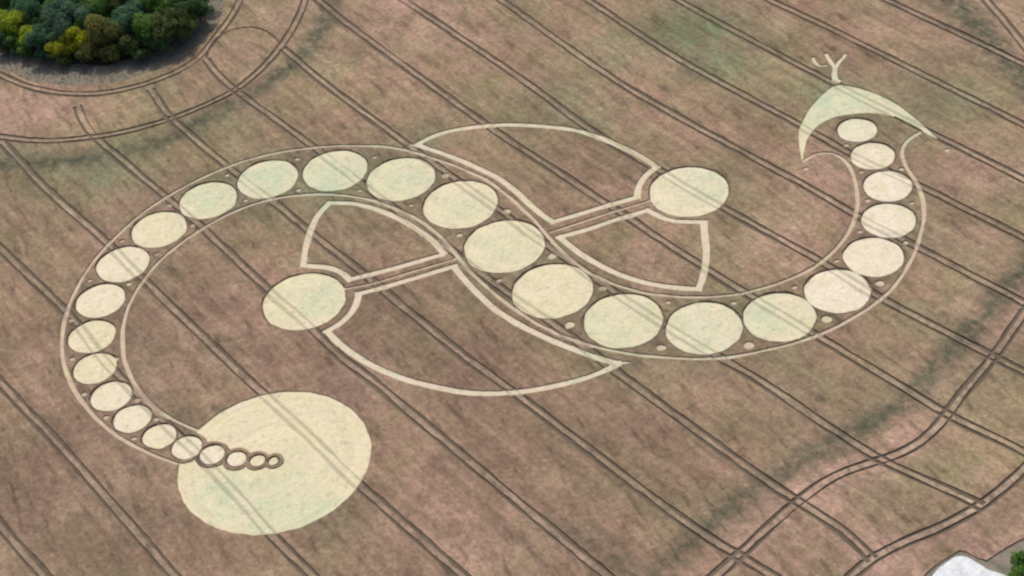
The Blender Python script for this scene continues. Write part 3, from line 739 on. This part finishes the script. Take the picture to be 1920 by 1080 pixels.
# ------------------------------------------------------------------ the flattened pattern
ORD = ['first', 'second', 'third', 'fourth', 'fifth', 'sixth', 'seventh', 'eighth', 'ninth', 'tenth', 'eleventh', 'twelfth']
CHAIN = ['v10', 'v9', 'v8', 'v7', 'v6', 'v5', 'v4', 'v3', 'v2', 'v1', 'c0', 'u7', 'u6', 'u5', 'u4', 'u3', 'u2', 'u1', 't14', 't13', 't12', 't11', 't10', 't9', 't8', 't7', 't6', 't5', 't4']


def nick(k):
    if k == 'c0': return 'the centre disc'
    i = CHAIN.index(k)
    if i < 10: return 'the %s disc from the crescent' % ORD[i]
    if i < 19: return 'the %s disc left of centre' % ORD[i - 11]
    return 'the %s disc from the tail tip' % ORD[28 - i]


def pair(a, b):
    i = CHAIN.index(a)
    if b == 'c0': return 'the centre disc and the next towards the head'
    if a == 'c0': return 'the centre disc and the next towards the tail'
    if i < 10: return '%s and %s discs from the head' % (ORD[i], ORD[i + 1])
    if i < 18: return '%s and %s discs left of centre' % (ORD[i - 11], ORD[i - 10])
    return '%s and %s discs from the tail tip' % (ORD[28 - i], ORD[27 - i])


LABEL = {'disc_big': 'largest flattened disc, pale cream, at the tail end with beads of standing crop inside it',
         'disc_R': 'large pale disc standing apart at the end of the right arm, with a collar path',
         'disc_L': 'large pale disc standing apart at the end of the left arm, with a collar path',
         'disc_c0': 'large pale disc at the very centre of the S, between the two arms'}
for i, k in enumerate(CHAIN):
    if k == 'c0': continue
    if i < 10: LABEL['disc_' + k] = 'pale flattened disc, %s in the chain counted from the crescent head' % ORD[i]
    elif i < 19: LABEL['disc_' + k] = 'pale flattened disc, %s in the chain going left from the centre disc' % ORD[i - 11]
    else: LABEL['disc_' + k] = 'small pale disc, %s in the chain counted from the tail tip inside the largest disc' % ORD[28 - i]
CX = {k: np.array(DISCS[k][:2]) for k in CHAIN}
used = {}
for i, (x, y, r) in enumerate(DOTS):
    p = np.array((x, y))
    j = min(range(len(CHAIN) - 1), key=lambda j: np.hypot(*(p - (CX[CHAIN[j]] + CX[CHAIN[j + 1]]) / 2)))
    a, b = CHAIN[j], CHAIN[j + 1]
    d = CX[b] - CX[a]; q = p - CX[a]
    left = d[0] * q[1] - d[1] * q[0] > 0
    # walking from head to tail the loop's inside is on the right until the centre, on the left after it
    inner = (not left) if j < 10 else left
    LABEL['dot_%d' % i] = 'tiny dot on the %s bend between %s' % ('inner' if inner else 'outer', pair(a, b))
LABEL['eye'] = 'tiny flattened dot on its own just below the left horn of the crescent'
LABEL['eye_right'] = 'tiny flattened dot on its own beyond the right horn of the crescent'
LABEL['head'] = 'pale flattened crescent forming the head, open side down over the first disc'
LABEL['antlers'] = 'small branching antlers trodden into the crop above the crescent head'
LABEL['bow_0'] = 'wide pale path outlining the crescent shape above the right arm'
LABEL['bow_1'] = 'wide pale path outlining the wedge below the right arm'
LABEL['bow_2'] = 'wide pale path outlining the wedge above the left arm'
LABEL['bow_3'] = 'wide pale path outlining the crescent shape below the left arm'
LABEL['arm_0'] = 'narrow straight path down the middle of the right arm'
LABEL['arm_1'] = 'narrow straight path down the middle of the left arm'
LABEL['border_0'] = 'thin line edging the S, outside the left loop and inside the right loop'
LABEL['border_1'] = 'thin line edging the S, inside the left loop and outside the right loop'
NAMES = dict(disc=('flattened_disc', 'crop circle', 'discs of the crop circle pattern'), dot=('flattened_dot', 'crop dot', 'tiny dots along the chain of discs'),
             eye=('flattened_dot', 'crop dot', 'tiny dots along the chain of discs'), head=('flattened_crescent', 'crescent', None), antlers=('trodden_antlers', 'antlers', None),
             bow=('trodden_path', 'path', 'wide outline paths'), arm=('narrow_path', 'path', 'narrow paths of the arms'), border=('border_path', 'path', 'thin border lines of the S'))
PALE = {'disc_' + k: v for k, v in dict(v10=.8, v9=.6, v8=1, v7=.9, v6=.8, v5=1, v4=.2, v3=.2, t10=.6, t11=.5, t14=.5, u1=.5, t9=.2, R=.3, t8=.6, t7=.7, t6=.8).items()}


def components(tris):
    par = {}
    def find(a):
        while par.setdefault(a, a) != a:
            par[a] = par[par[a]]; a = par[a]
        return a
    for t in tris:
        a, b_, c = F[t]
        ra = find(a); par[find(b_)] = ra; par[find(c)] = find(ra)
    out = {}
    for t in tris: out.setdefault(find(F[t][0]), []).append(t)
    return [np.array(v) for v in out.values() if len(v) > 1]


for i, s in enumerate(SHAPES):
    kind = s['key'].split('_')[0]
    name, cat, group = NAMES[kind]
    mine = (region == i)
    if not mine.any(): continue
    mat = {'disc': M_STRAW, 'head': M_STRAW, 'bow': M_PATH, 'arm': M_THIN, 'border': M_THIN, 'dot': M_THIN, 'eye': M_THIN}.get(kind, M_PATH)
    loc = (s['loc'][0], s['loc'][1], 0.0)
    body = mine & (rut < 0)
    u, vv, ff = submesh(body, lambda u: 0.09 + 0.35 * Z[u])
    o = mesh_obj(name, vv, ff, mat, attrs={'green': A_green[u], 'pale': np.full(len(u), PALE.get(s['key'], 0.0))}, loc=loc)
    tag(o, LABEL[s['key']], cat, group)
    rr = mine & (rut >= 0)
    for piece in components(np.where(rr)[0]):
        m2 = np.zeros(len(F), bool); m2[piece] = True
        u, vv, ff = submesh(m2, lambda u: 0.05 + 0.2 * Z[u])
        mesh_obj('wheel_rut', vv - np.array(loc), ff, M_RUT if kind in ('disc', 'head', 'bow') else M_RUTTHIN, parent=o, attrs={'green': A_green[u], 'pale': np.full(len(u), PALE.get(s['key'], 0.0))})

# ------------------------------------------------------------------ trees
def tube(vs, fs, a, b, ra, rb, n=7):
    a, b = np.array(a, float), np.array(b, float)
    d = b - a; d /= np.linalg.norm(d)
    x = np.cross(d, (0.3, 0.9, 0.1)); x /= np.linalg.norm(x); y = np.cross(d, x)
    i0 = len(vs)
    for c, r in ((a, ra), (b, rb)):
        for t in range(n):
            w = 2 * math.pi * t / n
            vs.append(c + r * (math.cos(w) * x + math.sin(w) * y))
    for t in range(n): fs.append((i0 + t, i0 + (t + 1) % n, i0 + n + (t + 1) % n, i0 + n + t))


def make_crown(seed, r, squash, size, dens, zmin):
    g = np.random.default_rng(seed)
    ncl = int(14 + 3 * r)
    cc = g.normal(0, 1, (ncl, 3)); cc /= np.linalg.norm(cc, axis=1)[:, None]
    cc *= (r * g.uniform(.25, .88, ncl))[:, None]; cc[:, 2] = cc[:, 2] * squash
    cr = r * g.uniform(.18, .42, ncl)
    ct = g.uniform(0, 1, ncl)
    n = int(dens * r * r)
    which = g.choice(ncl, n, p=cr ** 2 / (cr ** 2).sum())
    d = g.normal(0, 1, (n, 3)); d[:, 2] = d[:, 2] * .9 + .25; d /= np.linalg.norm(d, axis=1)[:, None]
    c = cc[which] + d * (cr[which] * g.uniform(.72, 1.1, n))[:, None] * (1, 1, .9)
    nrm = d + g.normal(0, .55, (n, 3)); nrm /= np.linalg.norm(nrm, axis=1)[:, None]
    t = np.cross(nrm, g.normal(0, 1, (n, 3))); t /= np.linalg.norm(t, axis=1)[:, None]
    b = np.cross(nrm, t)
    s = size * g.uniform(.6, 1.3, n)[:, None]
    droop = nrm * s * .18
    quad = np.stack([c + t * s, c + b * s * .55 + droop, c - t * s * .8, c - b * s * .55 + droop], 1).reshape(-1, 3)
    quad[:, 2] = np.maximum(quad[:, 2], zmin)
    tone = np.repeat(np.clip(.55 * ct[which] + .45 * g.uniform(0, 1, n), 0, 1), 4)
    faces = np.arange(4 * n).reshape(-1, 4)
    return quad, faces, tone, cc


LEAF = {'lime': leaf_material('lime_leaf', (0.20, 0.27, 0.015), (0.50, 0.58, 0.06)),
        'yellow': leaf_material('yellow_leaf', (0.27, 0.29, 0.016), (0.60, 0.60, 0.055)),
        'olive': leaf_material('olive_leaf', (0.11, 0.12, 0.03), (0.30, 0.29, 0.09)),
        'blue': leaf_material('blue_green_leaf', (0.06, 0.13, 0.085), (0.19, 0.30, 0.18)),
        'teal': leaf_material('teal_leaf', (0.05, 0.125, 0.065), (0.16, 0.29, 0.15)),
        'green': leaf_material('green_leaf', (0.06, 0.15, 0.03), (0.21, 0.34, 0.075)),
        'darkolive': leaf_material('dark_olive_leaf', (0.06, 0.095, 0.028), (0.20, 0.24, 0.085)),
        'dark': leaf_material('dark_leaf', (0.036, 0.092, 0.034), (0.13, 0.22, 0.08))}


def make_tree(name, x, y, zc, r, kind, seed, label, cat, group):
    root = link(bpy.data.objects.new(name, None)); root.location = (x, y, 0.0); root.empty_display_size = 0.5
    tag(root, label, cat, group)
    q, f, tone, cc = make_crown(seed, r, .82, .46, 125, -50.0)
    q[:, 2] = np.maximum(q[:, 2] + zc, 0.2)
    mesh_obj('crown', q, f, LEAF[kind], parent=root, attrs={'tone': tone})
    vs, fs = [], []
    tr_ = .06 + .045 * r
    mid = np.array((0.15 * math.sin(seed), .12 * math.cos(seed), zc * .5))
    tube(vs, fs, (0, 0, 0), mid, tr_ * 1.25, tr_ * .85); tube(vs, fs, mid, (0, 0, zc * 1.02), tr_ * .85, tr_ * .4)
    for c in cc[::2]:
        tube(vs, fs, mid * (1.0, 1.0, 1.0 + .4 * ((c[0] * 7) % 1)), c * .85 + (0, 0, zc), tr_ * .42, tr_ * .12, 5)
    vs = np.array(vs); vs[:, 2] = np.maximum(vs[:, 2], 0.0)
    mesh_obj('trunk', vs, fs, M_BARK, parent=root)
    return root


for i, ((x, y, zc, r, kind), lab) in enumerate(zip(TREES, TREE_LABELS)):
    small = zc < 4.6
    make_tree('shrub' if small else 'tree', x, y, zc, r, kind, 100 + i, lab, 'shrub' if small else 'tree', 'trees and shrubs of the round copse')
for i, ((x, y, zc, r), lab) in enumerate(zip(BUSHES, BUSH_LABELS)):
    make_tree('bush', x, y, zc, r, 'green', 300 + i, lab, 'bush', 'bushes at the field corner')


# ------------------------------------------------------------------ rough grass round the copse and along the verge
def tufts(name, centres, label, h, mat, seed):
    g_ = np.random.default_rng(seed)
    vs, fs = [], []
    for x, y, z in centres:
        n = 5
        a0 = g_.uniform(0, 6.28)
        for t in range(n):
            a = a0 + t * 6.28 / n; s = h * g_.uniform(.6, 1.3); w_ = h * .35
            dx, dy = math.cos(a), math.sin(a); i0 = len(vs)
            vs += [(x - dy * w_, y + dx * w_, z), (x + dy * w_, y - dx * w_, z), (x + dx * s * .8, y + dy * s * .8, z + s)]
            fs.append((i0, i0 + 1, i0 + 2))
    tone = np.repeat(g_.uniform(0, 1, len(centres)), 15)
    o = mesh_obj(name, vs, fs, mat, attrs={'tone': tone})
    tag(o, label, 'grass', kind='stuff')


M_TUFT = leaf_material('rough_grass', (0.16, 0.145, 0.09), (0.28, 0.235, 0.16))
def ring_pts(n, seed):
    g_ = np.random.default_rng(seed)
    lo, hi = margin.min(0), margin.max(0)
    p = g_.uniform(lo, hi, (n * 4, 2))
    p = p[in_poly(p, margin) & ~in_poly(p, copse)]
    p = p[p[:, 1] < 190][:n]
    return np.column_stack([p, np.full(len(p), .03)])
tufts('rough_grass', ring_pts(9000, 3), 'rough grass growing round the foot of the copse', .28, M_TUFT, 4)
